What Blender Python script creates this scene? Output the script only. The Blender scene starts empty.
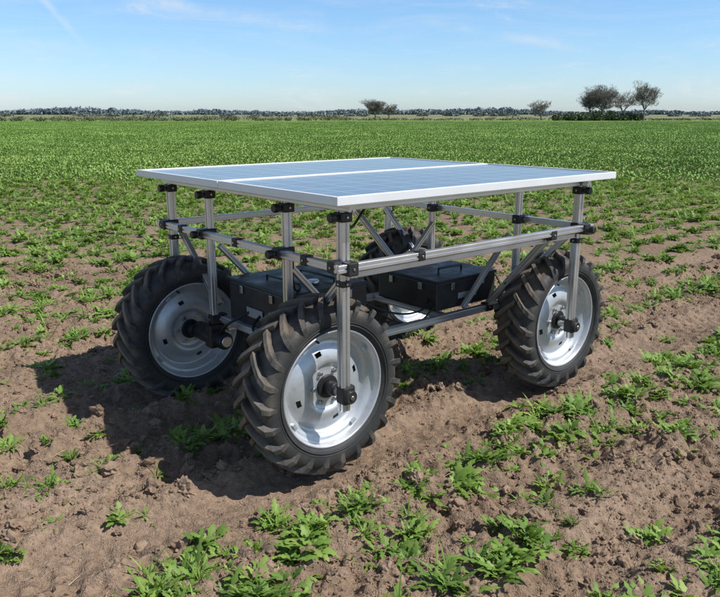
import bpy, bmesh, math, random
import numpy as np
from mathutils import Vector, Matrix, Euler
from mathutils import noise as mn

random.seed(7); rng=np.random.default_rng(11)
scene=bpy.context.scene
scene.view_settings.view_transform='Standard'
scene.view_settings.look='None'
scene.view_settings.exposure=0
PI=math.pi
# ------------------------------------------------------------------ robot frame of reference
OX,OY=-0.07,2.98
YAW=math.radians(40)
CA,SA=math.cos(YAW),math.sin(YAW)
LR,WS=1.675,1.57       # pole spacing along / across
CAMZ=1.60
def to_rs(x,y):
    dx=x-OX; dy=y-OY
    return dx*CA+dy*SA, -dx*SA+dy*CA

# ------------------------------------------------------------------ materials
def newmat(name):
    m=bpy.data.materials.new(name); m.use_nodes=True
    nt=m.node_tree
    return m,nt,nt.nodes['Principled BSDF']
def N(nt,t,**kw):
    n=nt.nodes.new(t)
    for k,v in kw.items(): setattr(n,k,v)
    return n
def noise_tex(nt,scale,detail=4,rough=.55,coord='Object',vec=None,dist=0):
    n=N(nt,'ShaderNodeTexNoise'); n.inputs['Scale'].default_value=scale
    n.inputs['Detail'].default_value=detail; n.inputs['Roughness'].default_value=rough
    n.inputs['Distortion'].default_value=dist
    if vec is None:
        tc=N(nt,'ShaderNodeTexCoord'); vec=tc.outputs[coord]
    nt.links.new(vec,n.inputs['Vector'])
    return n
def ramp(nt,fac,stops):
    r=N(nt,'ShaderNodeValToRGB')
    el=r.color_ramp.elements
    while len(el)<len(stops): el.new(.5)
    for e,(p,c) in zip(el,stops):
        e.position=p; e.color=(c[0],c[1],c[2],1) if len(c)==3 else c
    nt.links.new(fac,r.inputs['Fac'])
    return r
def simple(name,col,rough=.5,metal=0,var=.15,scale=12,bump=0.0,bscale=80,spec=.5):
    m,nt,b=newmat(name)
    n=noise_tex(nt,scale)
    lo=[c*(1-var) for c in col]; hi=[min(1,c*(1+var)) for c in col]
    r=ramp(nt,n.outputs['Fac'],[(.3,lo),(.7,hi)])
    nt.links.new(r.outputs['Color'],b.inputs['Base Color'])
    b.inputs['Roughness'].default_value=rough; b.inputs['Metallic'].default_value=metal
    b.inputs['Specular IOR Level'].default_value=spec
    rr=N(nt,'ShaderNodeMapRange'); rr.inputs['To Min'].default_value=max(.02,rough-.1); rr.inputs['To Max'].default_value=min(1,rough+.12)
    nt.links.new(n.outputs['Fac'],rr.inputs['Value']); nt.links.new(rr.outputs[0],b.inputs['Roughness'])
    if bump>0:
        n2=noise_tex(nt,bscale)
        bp=N(nt,'ShaderNodeBump'); bp.inputs['Strength'].default_value=bump; bp.inputs['Distance'].default_value=.01
        nt.links.new(n2.outputs['Fac'],bp.inputs['Height']); nt.links.new(bp.outputs['Normal'],b.inputs['Normal'])
    return m

M_alu=simple('aluminium_extrusion',(.71,.72,.74),.30,.85,.07,6)
M_frame=simple('panel_frame_aluminium',(.78,.79,.80),.40,.15,.04,5)
M_black=simple('black_plastic',(.018,.018,.020),.42,0,.3,20)
def box_mat():
    m,nt,b=newmat('black_painted_metal')
    n=noise_tex(nt,9,6,.7)
    r=ramp(nt,n.outputs['Fac'],[(.4,(.013,.013,.015)),(.75,(.045,.041,.036))])
    nt.links.new(r.outputs['Color'],b.inputs['Base Color'])
    r2=ramp(nt,n.outputs['Fac'],[(.35,(.33,.33,.33)),(.7,(.62,.62,.62))]); nt.links.new(r2.outputs['Color'],b.inputs['Roughness'])
    return m
M_blackmetal=box_mat()
M_steel=simple('bolt_steel',(.5,.5,.5),.3,1,.1,30)
M_cable=simple('cable_rubber',(.012,.012,.012),.5)
M_label=simple('box_label',(.30,.31,.32),.5)
def rim_mat():
    m,nt,b=newmat('rim_silver_paint')
    n=noise_tex(nt,7,6,.6); n2=noise_tex(nt,40,5,.7)
    r=ramp(nt,n.outputs['Fac'],[(.3,(.50,.52,.54)),(.6,(.60,.62,.64)),(.8,(.68,.70,.72))])
    mx=N(nt,'ShaderNodeMixRGB'); mx.inputs['Color2'].default_value=(.36,.30,.24,1)
    d=ramp(nt,n2.outputs['Fac'],[(.50,(0,0,0)),(.75,(.42,.42,.42))])
    nt.links.new(d.outputs['Color'],mx.inputs['Fac']); nt.links.new(r.outputs['Color'],mx.inputs['Color1'])
    nt.links.new(mx.outputs[0],b.inputs['Base Color'])
    b.inputs['Metallic'].default_value=.55; b.inputs['Roughness'].default_value=.40
    return m
M_rim=rim_mat()
def tyre_mat():
    m,nt,b=newmat('dusty_tyre_rubber')
    n=noise_tex(nt,9,8,.65); n2=noise_tex(nt,120,4,.7)
    at=N(nt,'ShaderNodeAttribute',attribute_name='dust')
    mm=N(nt,'ShaderNodeMath',operation='MULTIPLY_ADD'); mm.inputs[1].default_value=.50
    nt.links.new(at.outputs['Fac'],mm.inputs[0])
    nt.links.new(n.outputs['Fac'],mm.inputs[2])
    r=ramp(nt,mm.outputs[0],[(.45,(.024,.024,.025)),(.70,(.046,.043,.040)),(1.0,(.16,.13,.10))])
    nt.links.new(r.outputs['Color'],b.inputs['Base Color'])
    b.inputs['Roughness'].default_value=.62
    bp=N(nt,'ShaderNodeBump'); bp.inputs['Strength'].default_value=.35; bp.inputs['Distance'].default_value=.004
    nt.links.new(n2.outputs['Fac'],bp.inputs['Height']); nt.links.new(bp.outputs['Normal'],b.inputs['Normal'])
    return m
M_tyre=tyre_mat()

def cell_mat():
    m,nt,b=newmat('photovoltaic_cells')
    tc=N(nt,'ShaderNodeTexCoord'); sp=N(nt,'ShaderNodeSeparateXYZ')
    nt.links.new(tc.outputs['Object'],sp.inputs[0])
    def line(out,period,off,w):
        a=N(nt,'ShaderNodeMath',operation='ADD'); a.inputs[1].default_value=off; nt.links.new(out,a.inputs[0])
        d=N(nt,'ShaderNodeMath',operation='DIVIDE'); d.inputs[1].default_value=period; nt.links.new(a.outputs[0],d.inputs[0])
        f=N(nt,'ShaderNodeMath',operation='FRACT'); nt.links.new(d.outputs[0],f.inputs[0])
        l=N(nt,'ShaderNodeMath',operation='LESS_THAN'); l.inputs[1].default_value=w/period; nt.links.new(f.outputs[0],l.inputs[0])
        return l.outputs[0]
    lx=line(sp.outputs['X'],.1585,20*.1585+.135,.0055); ly=line(sp.outputs['Y'],.1485,20*.1485+.105,.0055)
    mx=N(nt,'ShaderNodeMath',operation='MAXIMUM'); nt.links.new(lx,mx.inputs[0]); nt.links.new(ly,mx.inputs[1])
    by=line(sp.outputs['Y'],.0495,20*.1485+.08,.0016)
    n=noise_tex(nt,3.0,3)
    base=ramp(nt,n.outputs['Fac'],[(.3,(.038,.055,.10)),(.7,(.052,.075,.13))])
    m1=N(nt,'ShaderNodeMixRGB'); m1.inputs['Color2'].default_value=(.18,.21,.26,1)
    nt.links.new(by,m1.inputs['Fac']); nt.links.new(base.outputs['Color'],m1.inputs['Color1'])
    m2=N(nt,'ShaderNodeMixRGB'); m2.inputs['Color2'].default_value=(.44,.47,.52,1)
    nt.links.new(mx.outputs[0],m2.inputs['Fac']); nt.links.new(m1.outputs[0],m2.inputs['Color1'])
    n3=noise_tex(nt,2.2,6,.6)
    d=ramp(nt,n3.outputs['Fac'],[(.35,(.06,.06,.06)),(.75,(.22,.22,.22))])
    m3=N(nt,'ShaderNodeMixRGB'); m3.inputs['Color2'].default_value=(.40,.40,.40,1)
    nt.links.new(d.outputs['Color'],m3.inputs['Fac']); nt.links.new(m2.outputs[0],m3.inputs['Color1'])
    nt.links.new(m3.outputs[0],b.inputs['Base Color'])
    b.inputs['Roughness'].default_value=.16
    return m
M_cell=cell_mat()

# ------------------------------------------------------------------ mesh builder
class MB:
    def __init__(s): s.v=[]; s.f=[]; s.mi=[]; s.sm=[]; s.dust=[]
    def add(s,vs,fs,mi=0,smooth=False,dust=None):
        o=len(s.v); s.v.extend([tuple(v) for v in vs])
        s.dust.extend(dust if dust is not None else [0]*len(vs))
        for f in fs: s.f.append(tuple(i+o for i in f)); s.mi.append(mi); s.sm.append(smooth)
    def obj(s,name,mats,parent=None,attr=False):
        me=bpy.data.meshes.new(name); me.from_pydata(s.v,[],s.f)
        me.polygons.foreach_set('material_index',s.mi); me.polygons.foreach_set('use_smooth',s.sm)
        if attr:
            a=me.attributes.new('dust','FLOAT','POINT'); a.data.foreach_set('value',s.dust)
        for m in mats: me.materials.append(m)
        me.update()
        ob=bpy.data.objects.new(name,me); scene.collection.objects.link(ob)
        if parent: ob.parent=parent
        return ob
    def box(s,c,size,mi=0,bev=.004,mat=None):
        bm=bmesh.new(); bmesh.ops.create_cube(bm,size=1)
        bmesh.ops.scale(bm,vec=size,verts=bm.verts)
        if bev>0: bmesh.ops.bevel(bm,geom=bm.edges[:],offset=bev,segments=2,affect='EDGES',profile=.5)
        M=Matrix.Translation(c) @ (mat if mat else Matrix.Identity(4))
        bm.verts.ensure_lookup_table(); bm.verts.index_update()
        s.add([M@v.co for v in bm.verts],[[v.index for v in f.verts] for f in bm.faces],mi)
        bm.free()
    def cyl(s,p0,p1,r,mi=0,seg=20,r1=None,cap=True,bev=.003):
        p0=Vector(p0);p1=Vector(p1);d=(p1-p0);L=d.length;q=d.to_track_quat('Z','Y').to_matrix()
        r1=r if r1 is None else r1
        b=min(bev,L*.3,r*.3,max(r1*.3,1e-4))
        rings=[(0,r-b),(b,r),(L-b,r1),(L,r1-b)]
        vs=[]
        for z,rr in rings:
            for k in range(seg):
                a=2*PI*k/seg; vs.append(p0+q@Vector((rr*math.cos(a),rr*math.sin(a),z)))
        fs=[]
        for j in range(3):
            for k in range(seg):
                k2=(k+1)%seg; fs.append((j*seg+k,j*seg+k2,(j+1)*seg+k2,(j+1)*seg+k))
        s.add(vs,fs,mi,True)
        if cap: 
            s.add([vs[k] for k in range(seg)][::-1],[tuple(range(seg))],mi)
            s.add([vs[3*seg+k] for k in range(seg)],[tuple(range(seg))],mi)
    def tslot(s,p0,p1,w=.045,mi=0,hint=(0,0,1)):
        p0=Vector(p0);p1=Vector(p1);d=(p1-p0);L=d.length;z=d.normalized()
        h=Vector(hint)
        if abs(h.dot(z))>.95: h=Vector((1,0,0))
        x=h.cross(z).normalized(); y=z.cross(x)
        H=w/2; g=w*.11; dp=w*.16; c=w*.07; 
        q=[(H,-H+c),(H,-g),(H-dp,-g),(H-dp,g),(H,g),(H,H-c),(H-c,H)]
        pr=[]
        for k in range(4):
            a=k*PI/2; ca,sa=round(math.cos(a)),round(math.sin(a))
            pr+= [(px*ca-py*sa,px*sa+py*ca) for px,py in q]
        n=len(pr)
        vs=[p0+x*a+y*b for a,b in pr]+[p1+x*a+y*b for a,b in pr]
        fs=[(k,(k+1)%n,n+(k+1)%n,n+k) for k in range(n)]
        s.add(vs,fs,mi)
        for base,flip in ((0,True),(n,False)):
            vv=vs[base:base+n]+[(p0 if base==0 else p1)]
            s.add(vv,[((k+1)%n,k,n) if flip else (k,(k+1)%n,n) for k in range(n)],mi)
    def lathe(s,prof,cy,c,seg=96,mi=0,skip=None,side=1,dustf=None):
        vs=[];du=[]
        for w,r in prof:
            for k in range(seg):
                a=2*PI*k/seg; vs.append((c[0]+r*math.cos(a),c[1]+side*w,c[2]+r*math.sin(a)))
                du.append(dustf(w,r) if dustf else 0)
        fs=[]
        for j in range(len(prof)-1):
            for k in range(seg):
                if skip and skip(j,k): continue
                k2=(k+1)%seg; fs.append((j*seg+k,(j+1)*seg+k,(j+1)*seg+k2,j*seg+k2))
        s.add(vs,fs,mi,True,du)
    def tube(s,pts,r,mi=0,seg=8):
        pts=[Vector(p) for p in pts]; vs=[]
        for i,p in enumerate(pts):
            t=(pts[min(i+1,len(pts)-1)]-pts[max(i-1,0)]).normalized()
            q=t.to_track_quat('Z','Y').to_matrix()
            for k in range(seg):
                a=2*PI*k/seg; vs.append(p+q@Vector((r*math.cos(a),r*math.sin(a),0)))
        fs=[]
        for j in range(len(pts)-1):
            for k in range(seg):
                k2=(k+1)%seg; fs.append((j*seg+k,j*seg+k2,(j+1)*seg+k2,(j+1)*seg+k))
        s.add(vs,fs,mi,True)

# ------------------------------------------------------------------ ROBOT
robot=bpy.data.objects.new('solar_farm_robot',None); scene.collection.objects.link(robot)
robot.location=(OX,OY,0); robot.rotation_euler=(0,0,YAW)
ZM,ZL,ZT=.985,.51,1.234
HZ=.408   # hub height
SI,SO=.41,1.13
fr=MB(); ck=MB()
W=.038
for r in (0,LR):
    for s_,zb in ((0,.34),(WS,.34),(SI,.37),(SO,.37)):
        w=.042 if s_ in (0,WS) else .036
        fr.tslot((r,s_,zb),(r,s_,ZT-.019),w)
    fr.tslot((r,-.06,ZT),(r,WS+.06,ZT),W)
    off=-.042 if r==0 else .042
    fr.tslot((r+off,-.05,ZM),(r+off,WS+.05,ZM),.034)
    fr.tslot((r-off*.98,SI-.05,ZL),(r-off*.98,SO+.05,ZL),.036)
    for a,b in ((0,SI),(WS,SO)):
        sg=1 if b>a else -1
        fr.tslot((r-off,a+sg*.02,ZM-.04),(r-off,b-sg*.02,ZL+.07),.030,hint=(1,0,0))
for s_ in (0,WS):
    off=-.044 if s_==0 else .044
    fr.tslot((.03,s_,ZT),(LR-.03,s_,ZT),W)
    fr.tslot((-.07,s_+off,ZM),(LR+.07,s_+off,ZM),.034)
    if s_==0: fr.tslot((.03,s_+.001,ZM-.045),(LR-.03,s_+.001,ZM-.045),.026)
for s_ in (SI,SO):
    off=.041 if s_==SI else -.041
    fr.tslot((.05,s_+off,ZL-.045),(LR-.05,s_+off,ZL-.045),.040)
    fr.tslot((.03,s_+off,.92),(.42,s_+off,ZL-.01),.028,hint=(0,1,0))
    fr.tslot((LR-.03,s_+off,.89),(LR-.42,s_+off,ZL-.01),.028,hint=(0,1,0))
fr.tslot((1.38,-.02,ZM-.03),(1.47,SI+.03,ZL-.02),.036,hint=(1,0,0))
fr.tslot((1.38,WS+.02,ZM-.03),(1.47,SO-.03,ZL-.02),.036,hint=(1,0,0))
for r in (.60,1.12):
    fr.tslot((r,SI+.07,ZL-.045),(r,SO-.07,ZL-.045),.036)
fr.tslot((LR/2,.03,ZT),(LR/2,WS-.03,ZT),.036)

def clamp(c,size=(.054,.054,.058),knob=None,ext=.042):
    ck.box(Vector(c),size,0,.006)
    c=Vector(c)
    for ax in (Vector((1,0,0)),Vector((-1,0,0)),Vector((0,-1,0)),Vector((0,1,0))):
        if knob and ax.dot(Vector(knob))>.9: continue
        hf=max(abs(ax.x)*size[0],abs(ax.y)*size[1])/2
        ck.cyl(c+ax*hf,c+ax*(hf+.005),.006,1,8,bev=.001)
    if knob:
        k=Vector(knob).normalized()
        half=max(abs(k.x)*size[0],abs(k.y)*size[1],abs(k.z)*size[2])/2
        ck.cyl(c+k*half,c+k*(half+.012),.010,1)
        ck.cyl(c+k*(half+.012),c+k*(half+ext),.020,0,18)
for r in (0,LR):
    off=-.042 if r==0 else .042
    sx=-1 if r==0 else 1
    for s_ in (0,WS,SI,SO):
        outer=s_ in (0,WS); sy=-1 if s_<.8 else 1
        kd=(0,sy,0) if outer and r==LR else (sx,0,0)
        clamp((r,s_,ZT-.044),(.058,.058,.042),kd)
        clamp((r+off*.5,s_,ZM),(.095,.054,.052),(sx,0,0) if not outer else None)
        if not outer: clamp((r-off*.5,s_,ZL),(.095,.052,.052))
    for s_,o2 in ((0,-.044),(WS,.044)):
        sy=-1 if s_==0 else 1
        clamp((r,s_+o2*.5,ZM-.005),(.054,.10,.058),(0,sy,0) if r==LR else None)
        clamp((r,s_,ZM-.075),(.050,.050,.030))
clamp((.40,-.044,ZM),(.043,.044,.044)); clamp((1.38,-.03,ZM-.01),(.05,.07,.05)); clamp((1.47,SI+.04,ZL-.04),(.060,.052,.052))
for s_ in (.2,.78,1.36):
    clamp((-.042,s_,ZM),(.044,.046,.044))
for r in (.03,.42): clamp((r,SI+.041,.92 if r<.1 else ZL-.03),(.045,.045,.052))
fr.obj('aluminium_frame',[M_alu],robot)
ck.obj('clamps_and_knobs',[M_black,M_steel],robot)

K=1.028
def wheel(r,s_,idx):
    t=MB(); c=(r,s_,HZ)
    prof=[(.088,.262),(.104,.268),(.114,.283),(.121,.305),(.1215,.325),(.116,.345),(.104,.357),(.085,.364),(.045,.369),(0,.371)]
    full=prof+[(-w,rr) for w,rr in prof[::-1][1:]]
    full=[(w,rr*K) for w,rr in full]
    t.lathe(full,0,c,96,0,dustf=lambda w,rr: .05+.6*max(0,(rr-.31)/.075))
    for ring in (.288,.30,):
        for sd in (1,-1):
            t.lathe([(.1145,K*(ring-.003)),(.1215,K*(ring-.0015)),(.1215,K*(ring+.0015)),(.117,K*(ring+.004))],0,c,72,0,side=sd)
    nl=23
    b_=[(-.012,.369),(.04,.367),(.08,.360),(.104,.349),(.117,.330),(.119,.305)]
    t_=[(-.012,.400),(.04,.400),(.083,.395),(.117,.382),(.127,.352),(.121,.309)]
    th=[-.02,.09,.18,.24,.27,.285]; ph0=random.random()*6
    for sd in (1,-1):
        for k in range(nl):
            a0=ph0+2*PI*(k+(.5 if sd<0 else 0))/nl
            vs=[];du=[]
            jit=random.uniform(-.006,.006)
            for j in range(6):
                hb,ht=.050,.033
                if j==5: ht=.028; hb=.034
                for (w,rr),h in ((b_[j],-hb),(t_[j],-ht),(t_[j],ht),(b_[j],hb)):
                    a=a0+th[j]+h+jit
                    vs.append((c[0]+K*rr*math.cos(a),c[1]+sd*w,c[2]+K*rr*math.sin(a)))
                    du.append(.95 if rr>.385 else .42)
            fs=[(0,1,2,3),(20,23,22,21)]
            for j in range(5):
                o=j*4
                for e in range(3): fs.append((o+e,o+e+4,o+e+5,o+e+1))
            t.add(vs,fs,0,False,du)
    to=t.obj('tyre_%d'%idx,[M_tyre],robot,True)
    bv=to.modifiers.new('b','BEVEL'); bv.width=.004; bv.segments=2; bv.limit_method='ANGLE'; bv.angle_limit=math.radians(50)
    m=MB()
    P=[(.098,.270),(.106,.268),(.108,.262),(.103,.257),(.080,.252),(.070,.246),(.066,.236),(.064,.226),(.040,.216),(.030,.208),(.028,.200),(.036,.188),(.046,.170),(.054,.150),(.058,.128),(.058,.108),(.048,.102),(.044,.094),(.046,.07),(.046,.0)]
    P=[(w,rr*K) for w,rr in P]
    def skip(j,k): return j==12 and (k%24) in (3,4,5)
    for sd in (1,-1):
        m.lathe(P,0,c,96,0,skip=skip,side=sd)
    m.lathe([(.03,.2),(-.03,.2)],0,c,48,0)
    for sd in (1,-1):
        for k in range(4):
            a=k*PI/2+.6; Rr=.239
            q=Vector((c[0]+Rr*math.cos(a),c[1]+sd*.068,c[2]+Rr*math.sin(a)))
            m.box(q,(.034,.020,.014),0,.002,Matrix.Rotation(-a+PI/2,4,'Y'))
        m.cyl((c[0]+.25*math.cos(1.9),c[1]+sd*.07,c[2]+.25*math.sin(1.9)),(c[0]+.243*math.cos(1.9),c[1]+sd*.10,c[2]+.243*math.sin(1.9)),.005,1,8)
        m.cyl((c[0],c[1]+sd*.044,c[2]),(c[0],c[1]+sd*.060,c[2]),.055,1,28)
        m.cyl((c[0],c[1]+sd*.060,c[2]),(c[0],c[1]+sd*.112,c[2]),.034,1,24,.030)
        m.cyl((c[0],c[1]+sd*.112,c[2]),(c[0],c[1]+sd*.125,c[2]),.020,2,6)
        for k in range(6):
            a=k*PI/3; m.cyl((c[0]+.078*math.cos(a),c[1]+sd*.046,c[2]+.078*math.sin(a)),(c[0]+.078*math.cos(a),c[1]+sd*.062,c[2]+.078*math.sin(a)),.010,2,6,bev=.001)
    m.obj('wheel_rim_%d'%idx,[M_rim,M_black,M_steel],robot)
WC=WS-.155; RW=LR+.06
wheel(.015,.19,1); wheel(-.03,WC,2); wheel(RW,.175,3); wheel(RW-.03,WC,4)
hb=MB()
for r in (0,LR):
    for sp,si,wc in ((0,SI,.19),(WS,SO,WC)):
        d=1 if sp==0 else -1
        hb.box((r+.01,sp,HZ+.005),(.066,.060,.085),0,.01)
        hb.cyl((r+.01,wc-d*.11,HZ),(r+.01,sp,HZ),.018,2)
        hb.cyl((r+.01,sp,HZ),(r+.01,sp-d*.045,HZ),.030,0,24)
        hb.cyl((r+.01,sp-d*.045,HZ),(r+.01,sp-d*.052,HZ),.012,2,6)
        hb.box((r,si,HZ+.01),(.095,.075,.13),0,.012)
        hb.cyl((r,wc+d*.10,HZ),(r,si,HZ),.050,0,28)
        hb.cyl((r,si+d*.03,HZ),(r,si+d*.12,HZ),.042,0,28)
        hb.cyl((r,si+d*.12,HZ),(r,si+d*.13,HZ),.030,1,24)
        for k in range(4):
            hb.cyl((r,si+d*(.05+.018*k),HZ),(r,si+d*(.056+.018*k),HZ),.047,0,28,bev=.001)
hb.obj('hub_motors',[M_blackmetal,M_alu,M_steel],robot)

bx=MB()
def ebox(x0,x1,y0,y1,z0,z1):
    c=((x0+x1)/2,(y0+y1)/2,(z0+z1)/2); sz=(x1-x0,y1-y0,z1-z0)
    bx.box(c,sz,0,.010)
    bx.box((c[0],c[1],z1+.007),(sz[0]+.012,sz[1]+.012,.018),0,.006)
    for sx in (-1,1):
        for k in range(2):
            bx.box((c[0]+sx*(sz[0]/2+.006),c[1]+(k-.5)*sz[1]*.5,z1-.03),(.012,.028,.042),1,.003)
            bx.box((c[0]+(k-.5)*sz[0]*.5,c[1]+sx*(sz[1]/2+.006),z1-.03),(.028,.012,.042),1,.003)
ebox(.06,.56,.50,1.06,.51,.735)
bx.box((.31,.496,.64),(.20,.004,.05),2,.001)
bx.box((.054,.80,.60),(.004,.15,.05),2,.001)
bx.box((.055,.64,.61),(.01,.05,.05),1,.004)
bx.cyl((.3,.62,.75),(.3,.62,.775),.03,1)
ebox(1.08,1.60,.50,1.00,.49,.655)
bx.box((1.34,.495,.56),(.16,.004,.035),2,.001)
for sx in (.2,.42): bx.tube([(sx,.60,.745),(sx,.60,.768),(sx,.90,.768),(sx,.90,.745)],.006,0)
bx.tube([(1.25,.65,.67),(1.25,.65,.70),(1.45,.65,.70),(1.45,.65,.67)],.007,0)
bx.obj('battery_and_control_boxes',[M_blackmetal,M_steel,M_label],robot)

cb=MB()
def cable(pts,r=.006):
    P=[Vector(p) for p in pts]; out=[]
    for i in range(len(P)-1):
        p0=P[max(i-1,0)];p1=P[i];p2=P[i+1];p3=P[min(i+2,len(P)-1)]
        for k in range(8):
            t=k/8; out.append(.5*((2*p1)+(-p0+p2)*t+(2*p0-5*p1+4*p2-p3)*t*t+(-p0+3*p1-3*p2+p3)*t**3))
    out.append(P[-1]); cb.tube(out,r)
cable([(.03,.03,1.18),(.10,.07,1.13),(.2,.15,1.14),(.3,.2,1.19),(.45,.25,1.225)])
cable([(.03,.45,1.2),(.06,.47,1.1),(.05,.45,.9),(.10,.5,.78),(.2,.6,.75)])
cable([(.5,.6,.70),(.62,.55,.60),(.8,.5,.53),(1.0,.52,.52),(1.12,.6,.58)])
cable([(.5,.7,.68),(.66,.62,.56),(.85,.47,.46),(1.0,.48,.50),(1.15,.55,.56)],.005)
cable([(1.6,.6,.6),(1.66,.55,.62),(1.65,.46,.5),(1.66,.42,.42)])
cable([(.06,.75,.6),(-.02,.7,.55),(-.01,.55,.48),(0,.48,.42)],.007)
cable([(.06,.85,.6),(-.03,.95,.52),(-.01,1.05,.45),(0,1.1,.42)],.007)
for z in (.95,.8,.65): cb.box((.024,.45,z),(.012,.012,.01),0,.001)
cb.obj('cable_loom',[M_cable],robot)

E=.135
X0,X1,Y0,Y1=-E,LR+E,-E,WS+E; YM=(Y0+Y1)/2
pn=MB(); gl=MB(); ZB,ZP=1.2555,1.291
def module(x0,x1,y0,y1):
    t=.020; h=ZP-ZB; zc=(ZP+ZB)/2
    pn.box(((x0+x1)/2,y0+t/2,zc),(x1-x0,t,h),0,.0025); pn.box(((x0+x1)/2,y1-t/2,zc),(x1-x0,t,h),0,.0025)
    pn.box((x0+t/2,(y0+y1)/2,zc),(t,y1-y0-2*t-.001,h),0,.0025); pn.box((x1-t/2,(y0+y1)/2,zc),(t,y1-y0-2*t-.001,h),0,.0025)
    a,b,c,d=x0+t-.003,x1-t+.003,y0+t-.003,y1-t+.003
    z=ZP-.004
    gl.add([(a,c,z),(b,c,z),(b,d,z),(a,d,z)],[(0,1,2,3)])
    z=ZP-.012
    pn.add([(a,c,z),(a,d,z),(b,d,z),(b,c,z)],[(0,1,2,3)],1)
    pn.box(((x0+x1)/2,(y0+y1)/2+.1,z-.014),(.12,.10,.022),2,.004)
module(X0,X1,Y0,YM-.003); module(X0,X1,YM+.003,Y1)
M_back=simple('panel_backsheet',(.6,.6,.6),.6)
pn.obj('solar_panel_frame',[M_frame,M_back,M_black],robot)
gl.obj('solar_panel_glass',[M_cell],robot)

# ------------------------------------------------------------------ noise
TAB=rng.random((256,256))*2-1
def vn(x,y,ox=0):
    x=x+ox*13.37; y=y+ox*7.91
    xi=np.floor(x).astype(int); yi=np.floor(y).astype(int); fx=x-xi; fy=y-yi
    u=fx*fx*fx*(fx*(fx*6-15)+10); v=fy*fy*fy*(fy*(fy*6-15)+10)
    a=TAB[xi&255,yi&255]; b=TAB[(xi+1)&255,yi&255]; c=TAB[xi&255,(yi+1)&255]; d=TAB[(xi+1)&255,(yi+1)&255]
    return (a*(1-u)+b*u)*(1-v)+(c*(1-u)+d*u)*v
TRK=(.19,1.41)
ROWP=.52
def rowphase(r,s): return (s+.30)*2*PI/ROWP+.35*vn(r/2,s/2,12)
def height(x,y,sp=None):
    r,s=to_rs(x,y)
    sp=np.zeros_like(x)+.3 if sp is None else sp
    def wgt(wl): return np.clip(wl/(2.2*sp)-.2,0,1)
    h=.05*vn(x/6,y/6,1)*np.clip((np.hypot(x-.3,y-4)-2)/6,0,1)
    h+=.012*vn(x/.45,y/.45,2)*wgt(.45)
    tm=np.zeros_like(x)
    near=np.exp(-((np.hypot(x,y-4))/40)**2)
    for st in TRK:
        d=np.abs(s-st+.02*vn(r/1.5,r*0+st,3)); m=np.exp(-(d/.15)**4); tm=np.maximum(tm,m)
        h+=near*(-.038*m+.034*np.exp(-((d-.22)/.07)**2)*(1+.6*vn(r/.2,s/.2,4)))
        h+=near*.012*m*np.sign(np.sin(r*2*PI/.11+d*22))*wgt(.06)*np.clip(.5+vn(r/.7,s/.7,9),0,1)
    h+=near*.030*(1-tm)*np.cos(rowphase(r,s))*wgt(.5)
    k=1-.6*tm
    lump=.65+.7*vn(x/.6,y/.6,17)
    h+=k*lump*.022*(1-2*np.abs(vn(x/.15,y/.15,5)))*wgt(.15)
    h+=k*lump*.024*(1-2*np.abs(vn(x/.075+.3*vn(x/.1,y/.1,8),y/.075,6)))*wgt(.075)
    h+=k*.012*(1-2*np.abs(vn(x/.04,y/.04,7)))*wgt(.042)
    h+=k*.006*vn(x/.022,y/.022,10)*wgt(.03)
    return h-.004

# ------------------------------------------------------------------ ground
def axis(a,b,step,lim):
    core=list(np.arange(a,b,step)); st=step; v=core[-1]; hi=[]
    while v<lim: st*=1.07; v+=st; hi.append(v)
    st=step; v=core[0]; lo=[]
    while v>-lim: st*=1.07; v-=st; lo.append(v)
    return np.array(lo[::-1]+core+hi)
ax=axis(-2.8,3.4,.0125,4000); ay=axis(1.4,6.0,.0125,4000)
sx=np.gradient(ax); sy=np.gradient(ay)
X,Y=np.meshgrid(ax,ay); S=np.maximum(*np.meshgrid(sx,sy))
Z=height(X,Y,S)
nx,ny=len(ax),len(ay)
co=np.stack([X.ravel(),Y.ravel(),Z.ravel()],1).astype(np.float32)
ii=np.arange(nx*ny).reshape(ny,nx)
fc=np.stack([ii[:-1,:-1].ravel(),ii[:-1,1:].ravel(),ii[1:,1:].ravel(),ii[1:,:-1].ravel()],1).astype(np.int32)
me=bpy.data.meshes.new('ground'); me.vertices.add(len(co)); me.vertices.foreach_set('co',co.ravel())
me.loops.add(fc.size); me.loops.foreach_set('vertex_index',fc.ravel())
me.polygons.add(len(fc)); me.polygons.foreach_set('loop_start',np.arange(0,fc.size,4,dtype=np.int32)); me.polygons.foreach_set('loop_total',np.full(len(fc),4,dtype=np.int32))
me.polygons.foreach_set('use_smooth',np.ones(len(fc),dtype=bool))
me.update(calc_edges=True)
ground=bpy.data.objects.new('ground',me); scene.collection.objects.link(ground)
def soil_nodes(nt):
    n1=noise_tex(nt,1.3,3,.6); n2=noise_tex(nt,28,4,.75); n3=noise_tex(nt,150,2,.7)
    a=ramp(nt,n1.outputs['Fac'],[(.3,(.232,.162,.112)),(.7,(.350,.254,.182))])
    b=ramp(nt,n2.outputs['Fac'],[(.25,(.53,.51,.49)),(.5,(.97,.97,.97)),(.75,(1.35,1.34,1.33))])
    m=N(nt,'ShaderNodeMixRGB',blend_type='MULTIPLY'); m.inputs['Fac'].default_value=1
    nt.links.new(a.outputs['Color'],m.inputs['Color1']); nt.links.new(b.outputs['Color'],m.inputs['Color2'])
    return m,n1,n2,n3
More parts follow.
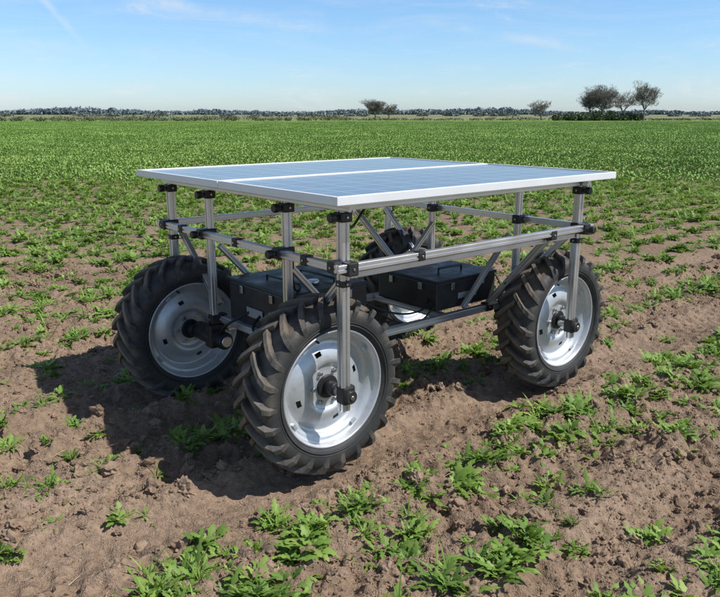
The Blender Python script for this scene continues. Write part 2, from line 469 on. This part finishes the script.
def ground_mat():
    m,nt,b=newmat('soil_and_field')
    mc,n1,n2,n3=soil_nodes(nt)
    tc=N(nt,'ShaderNodeTexCoord')
    vd=N(nt,'ShaderNodeVectorMath',operation='LENGTH'); nt.links.new(tc.outputs['Object'],vd.inputs[0])
    mr=N(nt,'ShaderNodeMapRange'); mr.inputs['From Min'].default_value=12; mr.inputs['From Max'].default_value=42; mr.inputs['To Max'].default_value=.97
    nt.links.new(vd.outputs['Value'],mr.inputs['Value'])
    mp=N(nt,'ShaderNodeMapping'); mp.inputs['Rotation'].default_value=(0,0,-YAW); mp.inputs['Scale'].default_value=(.15,1,1)
    nt.links.new(tc.outputs['Object'],mp.inputs['Vector'])
    ng=noise_tex(nt,.9,4,.7,vec=mp.outputs[0]); 
    g=ramp(nt,ng.outputs['Fac'],[(.35,(.125,.205,.04)),(.55,(.165,.27,.05)),(.75,(.205,.32,.065))])
    mg=N(nt,'ShaderNodeMixRGB'); nt.links.new(mr.outputs[0],mg.inputs['Fac']); nt.links.new(mc.outputs[0],mg.inputs['Color1']); nt.links.new(g.outputs['Color'],mg.inputs['Color2'])
    sp=N(nt,'ShaderNodeSeparateXYZ'); nt.links.new(tc.outputs['Object'],sp.inputs[0])
    gt=N(nt,'ShaderNodeMath',operation='GREATER_THAN'); gt.inputs[1].default_value=185; nt.links.new(sp.outputs['Y'],gt.inputs[0])
    mpf=N(nt,'ShaderNodeMapping'); mpf.inputs['Scale'].default_value=(.002,.008,1); nt.links.new(tc.outputs['Object'],mpf.inputs['Vector'])
    vf=N(nt,'ShaderNodeTexVoronoi'); vf.inputs['Scale'].default_value=1.0; nt.links.new(mpf.outputs[0],vf.inputs['Vector'])
    sf=N(nt,'ShaderNodeSeparateXYZ'); nt.links.new(vf.outputs['Color'],sf.inputs[0])
    rf=ramp(nt,sf.outputs['X'],[(.2,(.19,.21,.10)),(.5,(.23,.23,.14)),(.8,(.165,.22,.10))])
    mf=N(nt,'ShaderNodeMixRGB'); nt.links.new(gt.outputs[0],mf.inputs['Fac']); nt.links.new(mg.outputs[0],mf.inputs['Color1']); nt.links.new(rf.outputs['Color'],mf.inputs['Color2'])
    nt.links.new(mf.outputs[0],b.inputs['Base Color'])
    b.inputs['Roughness'].default_value=.95; b.inputs['Specular IOR Level'].default_value=.15
    ad=N(nt,'ShaderNodeMath',operation='MULTIPLY_ADD'); ad.inputs[1].default_value=.35; nt.links.new(n3.outputs['Fac'],ad.inputs[0]); nt.links.new(n2.outputs['Fac'],ad.inputs[2])
    bp=N(nt,'ShaderNodeBump'); bp.inputs['Strength'].default_value=1.0; bp.inputs['Distance'].default_value=.022
    nt.links.new(ad.outputs[0],bp.inputs['Height']); nt.links.new(bp.outputs['Normal'],b.inputs['Normal'])
    return m
me.materials.append(ground_mat())

# ------------------------------------------------------------------ scatter helper
def scatter(name,pts,rot,scl,idx,coll):
    me=bpy.data.meshes.new(name); me.from_pydata([tuple(p) for p in pts],[],[])
    a=me.attributes.new('rot','FLOAT_VECTOR','POINT'); a.data.foreach_set('vector',np.asarray(rot,dtype=np.float32).ravel())
    a=me.attributes.new('scl','FLOAT','POINT'); a.data.foreach_set('value',np.asarray(scl,dtype=np.float32))
    a=me.attributes.new('idx','INT','POINT'); a.data.foreach_set('value',np.asarray(idx,dtype=np.int32))
    ob=bpy.data.objects.new(name,me); scene.collection.objects.link(ob)
    g=bpy.data.node_groups.new(name+'_scatter','GeometryNodeTree')
    g.interface.new_socket('Geometry',in_out='INPUT',socket_type='NodeSocketGeometry'); g.interface.new_socket('Geometry',in_out='OUTPUT',socket_type='NodeSocketGeometry')
    gi=g.nodes.new('NodeGroupInput'); go=g.nodes.new('NodeGroupOutput')
    ip=g.nodes.new('GeometryNodeInstanceOnPoints'); ci=g.nodes.new('GeometryNodeCollectionInfo')
    ci.inputs['Collection'].default_value=coll; ci.inputs['Separate Children'].default_value=True; ci.inputs['Reset Children'].default_value=True
    ip.inputs['Pick Instance'].default_value=True
    def na(nm,t):
        n=g.nodes.new('GeometryNodeInputNamedAttribute'); n.data_type=t; n.inputs['Name'].default_value=nm; return n.outputs['Attribute']
    L=g.links.new
    L(gi.outputs[0],ip.inputs['Points']); L(ci.outputs[0],ip.inputs['Instance']); L(na('idx','INT'),ip.inputs['Instance Index'])
    L(na('rot','FLOAT_VECTOR'),ip.inputs['Rotation']); L(na('scl','FLOAT'),ip.inputs['Scale']); L(ip.outputs[0],go.inputs[0])
    md=ob.modifiers.new('scatter','NODES'); md.node_group=g
    return ob
def coll_objs(cname,meshes):
    c=bpy.data.collections.new(cname)
    for i,m in enumerate(meshes):
        o=bpy.data.objects.new('%s_%02d'%(cname,i),m); c.objects.link(o)
    return c

# ------------------------------------------------------------------ leaf material
def leaf_mat(name,dark,lite,yel,trans=True):
    m,nt,b=newmat(name)
    oi=N(nt,'ShaderNodeObjectInfo'); at=N(nt,'ShaderNodeAttribute',attribute_name='shade')
    a=N(nt,'ShaderNodeMath',operation='MULTIPLY_ADD'); a.inputs[1].default_value=.40; nt.links.new(oi.outputs['Random'],a.inputs[0])
    mm=N(nt,'ShaderNodeMath',operation='MULTIPLY'); mm.inputs[1].default_value=.60; nt.links.new(at.outputs['Fac'],mm.inputs[0]); nt.links.new(mm.outputs[0],a.inputs[2])
    r=ramp(nt,a.outputs[0],[(.1,dark),(.55,lite),(.95,yel)])
    nt.links.new(r.outputs['Color'],b.inputs['Base Color']); b.inputs['Roughness'].default_value=.52; b.inputs['Specular IOR Level'].default_value=.35
    if trans:
        tr=N(nt,'ShaderNodeBsdfTranslucent'); br=N(nt,'ShaderNodeMixRGB',blend_type='MULTIPLY'); br.inputs['Fac'].default_value=1; br.inputs['Color2'].default_value=(1.3,1.25,.6,1)
        nt.links.new(r.outputs['Color'],br.inputs['Color1']); nt.links.new(br.outputs[0],tr.inputs['Color'])
        mx=N(nt,'ShaderNodeMixShader'); mx.inputs['Fac'].default_value=.28
        nt.links.new(b.outputs[0],mx.inputs[1]); nt.links.new(tr.outputs[0],mx.inputs[2]); nt.links.new(mx.outputs[0],nt.nodes['Material Output'].inputs['Surface'])
    return m
M_leaf=leaf_mat('crop_leaf',(.10,.18,.034),(.20,.325,.062),(.335,.45,.12))
M_leaf2=leaf_mat('crop_leaf_field',(.115,.20,.038),(.21,.34,.066),(.32,.45,.115),False)

class LM:
    def __init__(s): s.v=[];s.f=[];s.sh=[]
    def leaf(s,o,az,L,Wd,e0,e1,seg=6,lob=.3,shade=.5,fold=.25,pet=.25,twist=0):
        p=Vector(o); base=len(s.v)
        for i in range(seg+1):
            t=i/seg; e=e0+(e1-e0)*t**1.2
            azz=az+twist*t
            d=Vector((math.cos(azz)*math.cos(e),math.sin(azz)*math.cos(e),math.sin(e)))
            if i>0: p=p+d*(L/seg)
            side=Vector((-math.sin(azz),math.cos(azz),0)); up=side.cross(d)*-1
            if t<pet: w=Wd*.10
            else:
                q=(t-pet)/(1-pet); w=Wd*max(.04,math.sin(PI*min(1,q**.75*.97+.03))**.8)*(1+lob*(1 if i%2 else -1))
            if i==seg: w=Wd*.03
            for k,(a,b) in enumerate(((-1,fold),(0,0),(1,fold))):
                s.v.append(tuple(p+side*(a*w)+up*(b*w)*-1+Vector((0,0,fold*w*abs(a)*.6)))); s.sh.append(min(1,max(0,shade+.16*(k==1)-.15*(1-t))))
        for i in range(seg):
            for k in range(2):
                a=base+i*3+k; s.f.append((a,a+1,a+4,a+3))
    def quadleaf(s,o,az,L,Wd,e,shade):
        b=len(s.v); o=Vector(o); d=Vector((math.cos(az)*math.cos(e),math.sin(az)*math.cos(e),math.sin(e))); sd=Vector((-math.sin(az),math.cos(az),0))
        for q in (o,o+d*L*.55+sd*Wd,o+d*L-Vector((0,0,.15*L)),o+d*L*.55-sd*Wd): s.v.append(tuple(q)); s.sh.append(shade)
        s.f.append((b,b+1,b+2,b+3))
    def mesh(s,name,mat,smooth=True):
        me=bpy.data.meshes.new(name); me.from_pydata(s.v,[],s.f)
        at=me.attributes.new('shade','FLOAT','POINT'); at.data.foreach_set('value',s.sh)
        me.polygons.foreach_set('use_smooth',[smooth]*len(s.f)); me.materials.append(mat); me.update(); return me
R=random
plants=[]
for v in range(14):
    l=LM(); n=R.randint(16,25); kind=v%4
    crowns=[(0,0)]+[(R.uniform(-.06,.06),R.uniform(-.06,.06)) for _ in range(R.randint(1,4))]
    for cx,cy in crowns:
        for i in range(n if (cx,cy)==(0,0) else n//2):
            age=i/n; az=i*2.4+R.uniform(-.6,.6)
            L_=R.uniform(.045,.115)*(1.1-.35*age); e0=R.uniform(.5,1.15)+.4*age; e1=e0-R.uniform(.5,1.6)
            if kind==0: l.leaf((cx,cy,0),az,L_,L_*.12,e0,e1,9,.40,R.uniform(.05,.95),.3,.2,R.uniform(-.6,.6))
            elif kind==1: l.leaf((cx,cy,0),az,L_*.8,L_*.125,e0,e1,8,.22,R.uniform(.1,1),.3,.35,R.uniform(-.7,.7))
            elif kind==2: l.leaf((cx,cy,0),az,L_*1.15,L_*.09,e0+.15,e1+.2,9,.45,R.uniform(.05,.85),.35,.15,R.uniform(-.6,.6))
            elif i%2: l.leaf((cx,cy,0),az,L_*1.35,L_*.035,e0+.25,e1+.5,6,.0,R.uniform(.3,1),.4,.0,R.uniform(-.3,.3))
            else: l.leaf((cx,cy,0),az,L_,L_*.12,e0,e1,7,.3,R.uniform(.2,.9),.3,.2,R.uniform(-.5,.5))
    plants.append(l.mesh('crop_plant_mesh',M_leaf))
NB=14
for v in range(4):
    l=LM()
    for i in range(R.randint(5,9)):
        L_=R.uniform(.03,.065); l.leaf((0,0,0),i*2.1+R.random(),L_,L_*.17,R.uniform(.5,1.2),R.uniform(-.3,.5),5,.1,R.uniform(.3,.9),.2,.3)
    plants.append(l.mesh('seedling_mesh',M_leaf))
PC=coll_objs('crop_plant_variants',plants)

def density(x,y):
    r,s=to_rs(x,y)
    p=.5+.5*vn(x/.55,y/.55,21); q=.5+.5*vn(r/2.0,s/.5,22); q2=.5+.5*vn(x/.2,y/.2,25); big=.5+.5*vn(x/1.6,y/1.6,27)
    row=.5+.5*np.cos(rowphase(r,s))
    dist=np.hypot(x,y)
    far=np.clip((dist-5)/10,0,1)
    D=.09+1.5*np.clip(.20*p+.2*q+.30*q2+.75*row+.25*big-.62,0,1)
    D=D*(1-far)+far*np.clip(.10+.40*p+.60*row+.25*q2+.15*big-.05,0,1)
    D=np.where((s>-.64)&(s<-.02),np.clip(.52+.85*q2+.2*p-.62*np.abs((s+.32)/.30)**2,0,1),D)
    D=np.where((s>-1.02)&(s<-.64),.75*D*(.6+.8*q2),D)
    nr=np.clip(1-(dist-11)/12,0,1)
    for st,w in ((TRK[0],.22),(TRK[1],.19)):
        m=np.exp(-(np.abs(s-st)/w)**4); D=D*(1-.93*m*nr)
    D=np.where(np.hypot((r-.85)/.5,(s+.82)/.17)<1,D*.2,D)
    return np.clip(D,0,1)
def in_view(x,y,m=1.2):
    return (y>.9)&(np.abs(x)<y*.62+m)
pts=[];rot=[];scl=[];idx=[]
def place(cell,dmin,dmax,dk,sk=1.0,sm_=.32):
    xs=np.arange(-dmax,dmax,cell); ys=np.arange(.9,dmax,cell)
    GX,GY=np.meshgrid(xs,ys); GX=GX.ravel()+rng.uniform(-.5,.5,GX.size)*cell; GY=GY.ravel()+rng.uniform(-.5,.5,GY.size)*cell
    dd=np.hypot(GX,GY)
    rg=np.random.default_rng(5).random(GX.size)*2.0
    k=in_view(GX,GY)&(dd>=dmin)&(dd<dmax+(rg-1 if dmax>10 else 0)); GX=GX[k];GY=GY[k]
    D=density(GX,GY)*dk; u=rng.random(GX.size); k=u<D; GX=GX[k];GY=GY[k];D=D[k]
    r,s=to_rs(GX,GY)
    ok=np.ones(GX.size,bool)
    for wr,ws in ((0,.19),(-.03,WC),(RW,.18),(RW,WC)): ok&=~((np.abs(r-wr)<.30)&(np.abs(s-ws)<.17))
    GX=GX[ok];GY=GY[ok];D=D[ok]
    ZZ=height(GX,GY,np.full(GX.size,.06))-.010
    for x,y,z,d in zip(GX,GY,ZZ,D):
        pts.append((x,y,z)); rot.append((rng.uniform(-.2,.2),rng.uniform(-.2,.2),rng.uniform(0,6.28)))
        small=rng.random()<sm_
        scl.append(sk*rng.uniform(.45,1.2)*(.75+.4*min(1,d))); idx.append(int(rng.integers(NB,NB+4)) if small else int(rng.integers(0,NB)))
place(.086,0,8,.86,.96,.30); place(.13,8,19,.98,1.1,.15)
scatter('crop_plants',pts,rot,scl,idx,PC)
n_pl=len(pts)

# mid/far field tiles
tiles=[]
TS=2.4
for v in range(6):
    far=v>=4
    l=LM(); 
    gx=np.arange(-TS/2,TS/2,.14 if not far else .2)
    for a in gx:
        for b_ in gx:
            x=a+R.uniform(-.07,.07); y=b_+R.uniform(-.07,.07)
            if R.random()< .08+.35*(vn(np.array([x/.6]),np.array([y/.35]),30+v)[0]>.25): continue
            k=R.uniform(.7,1.25)*(1.2 if far else 1)
            for i in range(10 if not far else 6):
                L_=R.uniform(.07,.13)*k; l.quadleaf((x+R.uniform(-.03,.03),y+R.uniform(-.03,.03),0),i*2.4+R.random(),L_,L_*.20,R.uniform(.3,1.35),R.uniform(.05,1))
    tiles.append(l.mesh('field_patch_mesh',M_leaf2,False))
TC=coll_objs('crop_patch_variants',tiles)
tp=[];tr=[];ts=[];ti=[]
gx=np.arange(-110,110,TS); gy=np.arange(0,150,TS)
for y in gy:
    for x in gx:
        cx,cy=x,y
        d=math.hypot(cx,cy)
        if d<18.6 or abs(cx)>cy*.58+5: continue
        tp.append((cx,cy,float(height(np.array([cx]),np.array([cy]))[0])-.005)); tr.append((0,0,R.choice([0,1,2,3])*PI/2)); ts.append(1.0+.06*R.random()); ti.append(R.randint(0,3) if d<50 else R.randint(4,5))
scatter('crop_field',tp,tr,ts,ti,TC)

# ------------------------------------------------------------------ clods and straw
def soil_mat():
    m,nt,b=newmat('soil_clod')
    mc,n1,n2,n3=soil_nodes(nt)
    oi=N(nt,'ShaderNodeObjectInfo'); rr=ramp(nt,oi.outputs['Random'],[(0,(.74,.73,.72)),(1,(1.08,1.08,1.08))])
    mu=N(nt,'ShaderNodeMixRGB',blend_type='MULTIPLY'); mu.inputs['Fac'].default_value=1
    nt.links.new(mc.outputs[0],mu.inputs['Color1']); nt.links.new(rr.outputs['Color'],mu.inputs['Color2']); nt.links.new(mu.outputs[0],b.inputs['Base Color'])
    b.inputs['Roughness'].default_value=.95; b.inputs['Specular IOR Level'].default_value=.1
    return m
M_clod=soil_mat()
clods=[]
for v in range(7):
    bm=bmesh.new(); bmesh.ops.create_icosphere(bm,subdivisions=3,radius=1)
    sc=Vector((1,R.uniform(.65,.95),R.uniform(.5,.8)))
    for vv in bm.verts:
        o=Vector((v*9.1,3,1)); n=mn.noise(vv.co*1.1+o)*.55+mn.noise(vv.co*2.6+o)*.5+mn.noise(vv.co*6+o)*.28
        vv.co=vv.co*(1+n); vv.co=Vector((vv.co.x*sc.x,vv.co.y*sc.y,vv.co.z*sc.z))
    m=bpy.data.meshes.new('clod_mesh'); bm.to_mesh(m); bm.free(); m.materials.append(M_clod); clods.append(m)
CC=coll_objs('soil_clod_variants',clods)
n=80000
cy_=.9+ (rng.random(n)**.8)*7; cx_=rng.uniform(-1,1,n)*(cy_*.58+.5)
r_,s_=to_rs(cx_,cy_)
cl=.5+.5*vn(cx_/.3,cy_/.3,41)
inb=np.zeros(n,bool)
for st in TRK: inb|=np.abs(s_-st)<.15
keep=(rng.random(n)<(.2+1.0*cl))&(~inb|(rng.random(n)<.3))
cx_,cy_=cx_[keep],cy_[keep]; n=len(cx_)
size=.0034*(1-rng.random(n)*.9970)**(-.48); size=np.clip(size,.0034,.042)
cz=height(cx_,cy_,np.full(n,.0125))-size*.05
scatter('soil_clods',list(zip(cx_,cy_,cz)),rng.uniform(0,6.28,(n,3))*np.array([.15,.15,1]),size,rng.integers(0,7,n),CC)
M_straw=simple('dry_straw',(.46,.37,.24),.8)
sm=MB()
for _ in range(1000):
    y=1.2+R.random()**.8*6; x=R.uniform(-1,1)*(y*.6+.4); a=R.uniform(0,PI); L_=R.uniform(.015,.07)
    z=float(height(np.array([x]),np.array([y]),np.array([.02]))[0])+.008
    d=Vector((math.cos(a),math.sin(a),R.uniform(-.1,.25)))*L_
    sm.tube([(x,y,z),tuple(Vector((x,y,z))+d*.5+Vector((0,0,.002))),tuple(Vector((x,y,z))+d)],R.uniform(.0007,.0016),0,4)
sm.obj('straw_litter',[M_straw])

# ------------------------------------------------------------------ trees & hedges
def foliage_mat(name,a,b_):
    return leaf_mat(name,a,[(p+q)/2 for p,q in zip(a,b_)],b_,False)
M_bark=simple('tree_bark',(.16,.145,.13),.9,0,.25,3)
M_bud=foliage_mat('bud_haze',(.18,.165,.13),(.26,.245,.19))
M_hedge=foliage_mat('hedge_foliage',(.13,.14,.07),(.22,.22,.12))
M_green=foliage_mat('evergreen_foliage',(.06,.085,.045),(.12,.155,.075))
M_far=foliage_mat('distant_wood_hazed_foliage',(.20,.245,.275),(.225,.27,.30))  # bluish atmospheric haze is blended into this foliage colour
M_mid=foliage_mat('mid_distance_hazed_trees',(.15,.175,.15),(.19,.215,.18))  # base colour lightened to paint in haze over the distance
def quads(l,c,rad,n,size):
    for _ in range(n):
        d=Vector((R.gauss(0,1),R.gauss(0,1),R.gauss(0,1))).normalized()*(R.random()**.4)
        p=Vector(c)+Vector((d.x*rad[0],d.y*rad[1],d.z*rad[2]))
        q=Euler((R.uniform(0,6),R.uniform(0,6),R.uniform(0,6))).to_matrix(); s=size*R.uniform(.5,1.3)
        o=len(l.v); sh=R.random()
        for a,b_ in ((-1,-.6),(.9,-.8),(1,.7),(-.7,1)): l.v.append(tuple(p+q@Vector((a*s,b_*s,0)))); l.sh.append(sh)
        l.f.append((o,o+1,o+2,o+3))
def bare_tree(name,x,y,h,spread,levels=6,bud=1500,lean=0,wide=1.0):
    mb=MB(); tips=[]
    def seg(p0,p1,r0,r1,k):
        p0=Vector(p0);p1=Vector(p1);q=(p1-p0).to_track_quat('Z','Y').to_matrix(); vs=[]
        for p,r in ((p0,r0),(p1,r1)):
            for i in range(k): a=2*PI*i/k; vs.append(p+q@Vector((r*math.cos(a),r*math.sin(a),0)))
        mb.add(vs,[(i,(i+1)%k,k+(i+1)%k,k+i) for i in range(k)],0,True)
    def grow(p,d,L,r,lv):
        nseg=3 if lv<3 else 2; 
        for i in range(nseg):
            d=(d+Vector((R.gauss(0,.14),R.gauss(0,.14),R.gauss(.02,.08)))).normalized()
            p2=p+d*(L/nseg); r2=r*.86; seg(p,p2,r,r2,7 if lv<2 else 4 if lv<4 else 3); 
            if lv>=1 and lv<levels and R.random()<.7:
                sd=(d*.6+Vector((R.gauss(0,.8),R.gauss(0,.8),R.gauss(0,.4)))).normalized(); grow(p2,sd,L*.62,r2*.5,lv+1)
            p=p2;r=r2
        tips.append(p)
        if lv>=levels: return
        nb=R.randint(4,5) if lv<1 else R.randint(2,3)
        for k in range(nb):
            a=2*PI*(k+R.random()*.6)/nb; up=R.uniform(.1,1.0)
            sd=Vector((math.cos(a)*spread,math.sin(a)*spread,up)); nd=(d*.6+sd*.85).normalized()
            grow(p,nd,L*R.uniform(.66,.84),max(.014,r*.60),lv+1)
    grow(Vector((0,0,-.2)),Vector((lean,0,1)).normalized(),h*.2,h*.024,0)
    mz=max(v[2] for v in mb.v); k=h/mz
    mb.v=[(a*k*wide,b_*k*wide,c*k) for a,b_,c in mb.v]
    root=bpy.data.objects.new(name,None); scene.collection.objects.link(root); root.location=(x,y,0)
    mb.obj('trunk_and_limbs',[M_bark],root)
    l=LM()
    for t in tips:
        if R.random()<bud/max(1,len(tips)): quads(l,Vector((t.x*wide,t.y*wide,t.z))*k,(.3,.3,.25),2,.045)
    o=bpy.data.objects.new('twig_buds',l.mesh('twig_buds',M_bud,False)); scene.collection.objects.link(o); o.parent=root
    return len(tips)
F=730.
def wx(u,dist): return (u-360)/F*dist
R.seed(21)
bare_tree('bare_tree',wx(626,178),172,9.0,.9,6,1300,0,.85)
bare_tree('bare_tree',wx(592,182),176,8.3,1.1,6,1300,0,1.05)
bare_tree('bare_tree',wx(576,184),178,7.4,1.0,6,800)
bare_tree('bare_tree',wx(606,186),180,7.2,1.0,5,600)
bare_tree('bare_tree',wx(530,190),184,5.0,1.1,5,600,0,1.1)
bare_tree('bare_tree',wx(375,190),184,5.2,1.2,6,900,0,1.1)
bare_tree('bare_tree',wx(387,192),186,4.0,1.2,5,400)
def strip(name,mat,items):
    l=LM()
    for (x,y,w,h,n,qs) in items:
        for j in range(3):
            ox=R.uniform(-.3,.3)*w; hh=h*R.uniform(.6,1)
            quads(l,(x+ox,y+R.uniform(-1,1),hh*.5),(w*.4,w*.4,hh*.52),n//3,qs)
    o=bpy.data.objects.new(name,l.mesh(name,mat,False)); scene.collection.objects.link(o); return o
it=[(wx(u,178)+R.uniform(-1,1),174+R.uniform(-2,2),R.uniform(2,3.6),R.uniform(1.4,3.1),450,.15) for u in range(550,628,4)]
strip('thicket',M_green,it)
it=[]
x=-98
while x<-3:
    yy=150+(x+95)*.28+R.uniform(-1.5,1.5)
    it.append((x,yy,R.uniform(2.4,4.4),R.uniform(.8,1.6),260,.11)); x+=R.uniform(1.3,2.6)
while x<110:
    it.append((x,178+R.uniform(-2,2),R.uniform(3,6),R.uniform(.5,1.1),170,.11)); x+=R.uniform(2,4.5)
strip('hedgerow',M_hedge,it)
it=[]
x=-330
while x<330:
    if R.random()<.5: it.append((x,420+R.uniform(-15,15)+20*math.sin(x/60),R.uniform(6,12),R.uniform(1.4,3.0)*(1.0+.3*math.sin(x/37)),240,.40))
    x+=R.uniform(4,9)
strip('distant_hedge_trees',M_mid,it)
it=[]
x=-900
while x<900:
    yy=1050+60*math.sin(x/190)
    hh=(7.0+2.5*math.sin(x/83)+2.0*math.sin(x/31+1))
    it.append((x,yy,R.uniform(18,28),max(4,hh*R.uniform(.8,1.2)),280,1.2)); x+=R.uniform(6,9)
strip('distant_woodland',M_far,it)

# ------------------------------------------------------------------ light, sky, camera
sun_dir=Vector((.93,-.30,0)).normalized(); el=math.radians(52)
sv=Vector((sun_dir.x*math.cos(el),sun_dir.y*math.cos(el),math.sin(el)))
sl=bpy.data.lights.new('sun','SUN'); sl.energy=5.0; sl.angle=math.radians(.5); sl.color=(1,.965,.91)
so=bpy.data.objects.new('sun',sl); so.rotation_euler=sv.to_track_quat('Z','Y').to_euler(); so.location=(8,-3,12); scene.collection.objects.link(so)
w=bpy.data.worlds.new('World'); scene.world=w; w.use_nodes=True; nt=w.node_tree
bg=nt.nodes['Background']; sky=N(nt,'ShaderNodeTexSky',sky_type='NISHITA'); sky.sun_disc=False
sky.sun_elevation=el; sky.sun_rotation=math.atan2(sv.x,sv.y); sky.dust_density=.5; sky.ozone_density=2.0; sky.air_density=1.0
tc=N(nt,'ShaderNodeTexCoord')
sz=N(nt,'ShaderNodeSeparateXYZ'); nt.links.new(tc.outputs['Generated'],sz.inputs[0])
tint=ramp(nt,sz.outputs['Z'],[(0.0,(.77,.93,1.22)),(.06,(.69,.88,1.14)),(.16,(.66,.87,1.08)),(.45,(.48,.53,.59))])
mt=N(nt,'ShaderNodeMixRGB',blend_type='MULTIPLY'); mt.inputs['Fac'].default_value=1
nt.links.new(sky.outputs[0],mt.inputs['Color1']); nt.links.new(tint.outputs['Color'],mt.inputs['Color2'])
mp=N(nt,'ShaderNodeMapping'); mp.inputs['Scale'].default_value=(1.6,1.6,11); mp.inputs['Rotation'].default_value=(0,.22,0); mp.inputs['Location'].default_value=(.7,0,.3)
nt.links.new(tc.outputs['Generated'],mp.inputs['Vector'])
cn=noise_tex(nt,2.2,7,.68,vec=mp.outputs[0],dist=1.5)
cr=ramp(nt,cn.outputs['Fac'],[(.44,(0,0,0)),(.58,(.12,.12,.12)),(.72,(.6,.6,.6))])
def direction(az,elv): 
    a=math.radians(az); e=math.radians(elv); return Vector((math.sin(a)*math.cos(e),math.cos(a)*math.cos(e),math.sin(e)))
wob=noise_tex(nt,14,5,.7,vec=tc.outputs['Generated'])
acc=cr.outputs['Color']
def M2(op,a,b=None,c=None):
    n=N(nt,'ShaderNodeMath',operation=op)
    for i,v in enumerate((a,b,c)):
        if v is None: continue
        if isinstance(v,(int,float)): n.inputs[i].default_value=v
        else: nt.links.new(v,n.inputs[i])
    return n.outputs[0]
def wisp(d1,d2,width,amt):
    nrm=d1.cross(d2).normalized(); mid=(d1+d2).normalized(); half=d1.angle(d2)/2
    v=N(nt,'ShaderNodeVectorMath',operation='DOT_PRODUCT'); nt.links.new(tc.outputs['Generated'],v.inputs[0]); v.inputs[1].default_value=nrm
    v2=N(nt,'ShaderNodeVectorMath',operation='DOT_PRODUCT'); nt.links.new(tc.outputs['Generated'],v2.inputs[0]); v2.inputs[1].default_value=mid
    off=M2('MULTIPLY_ADD',wob.outputs['Fac'],width*1.6,-width*.8)
    a=M2('ABSOLUTE',M2('ADD',v.outputs['Value'],off))
    band=N(nt,'ShaderNodeMapRange',interpolation_type='SMOOTHSTEP'); nt.links.new(a,band.inputs['Value']); band.inputs['From Min'].default_value=width; band.inputs['From Max'].default_value=0
    end=N(nt,'ShaderNodeMapRange',interpolation_type='SMOOTHSTEP'); nt.links.new(v2.outputs['Value'],end.inputs['Value']); end.inputs['From Min'].default_value=math.cos(half*1.25); end.inputs['From Max'].default_value=math.cos(half*.5)
    br=N(nt,'ShaderNodeMapRange'); nt.links.new(wob.outputs['Fac'],br.inputs['Value']); br.inputs['From Min'].default_value=.35; br.inputs['From Max'].default_value=.65
    return M2('MULTIPLY',M2('MULTIPLY',band.outputs[0],end.outputs[0]),M2('MULTIPLY',br.outputs[0],amt))
ws=[wisp(direction(-22.7,8.2),direction(-19.6,4.6),.007,.65),
    wisp(direction(-17.5,7.8),direction(-3.0,6.0),.012,.42),
    wisp(direction(7.0,8.6),direction(11.0,6.6),.006,.60),
    wisp(direction(5.0,6.6),direction(16.0,4.3),.010,.34),
    wisp(direction(-26,4.6),direction(-12,4.0),.012,.25)]
tot=acc
for q in ws: tot=M2('ADD',tot,q)
tot=M2('MINIMUM',tot,.75)
mx=N(nt,'ShaderNodeMixRGB'); mx.inputs['Color2'].default_value=(5.2,5.6,6.0,1)
nt.links.new(tot,mx.inputs['Fac']); nt.links.new(mt.outputs[0],mx.inputs['Color1']); nt.links.new(mx.outputs[0],bg.inputs['Color'])
bg.inputs['Strength'].default_value=.15

cam=bpy.data.cameras.new('camera'); co_=bpy.data.objects.new('camera',cam); scene.collection.objects.link(co_)
cam.sensor_width=36; cam.lens=36*730/720; cam.clip_end=8000; cam.clip_start=.05
co_.location=(0,0,CAMZ); co_.rotation_euler=(math.radians(90)-math.atan(185/730),0,0)
scene.camera=co_
print('PLANTS',n_pl,'tiles',len(tp),'clods',n,'ground verts',nx*ny)
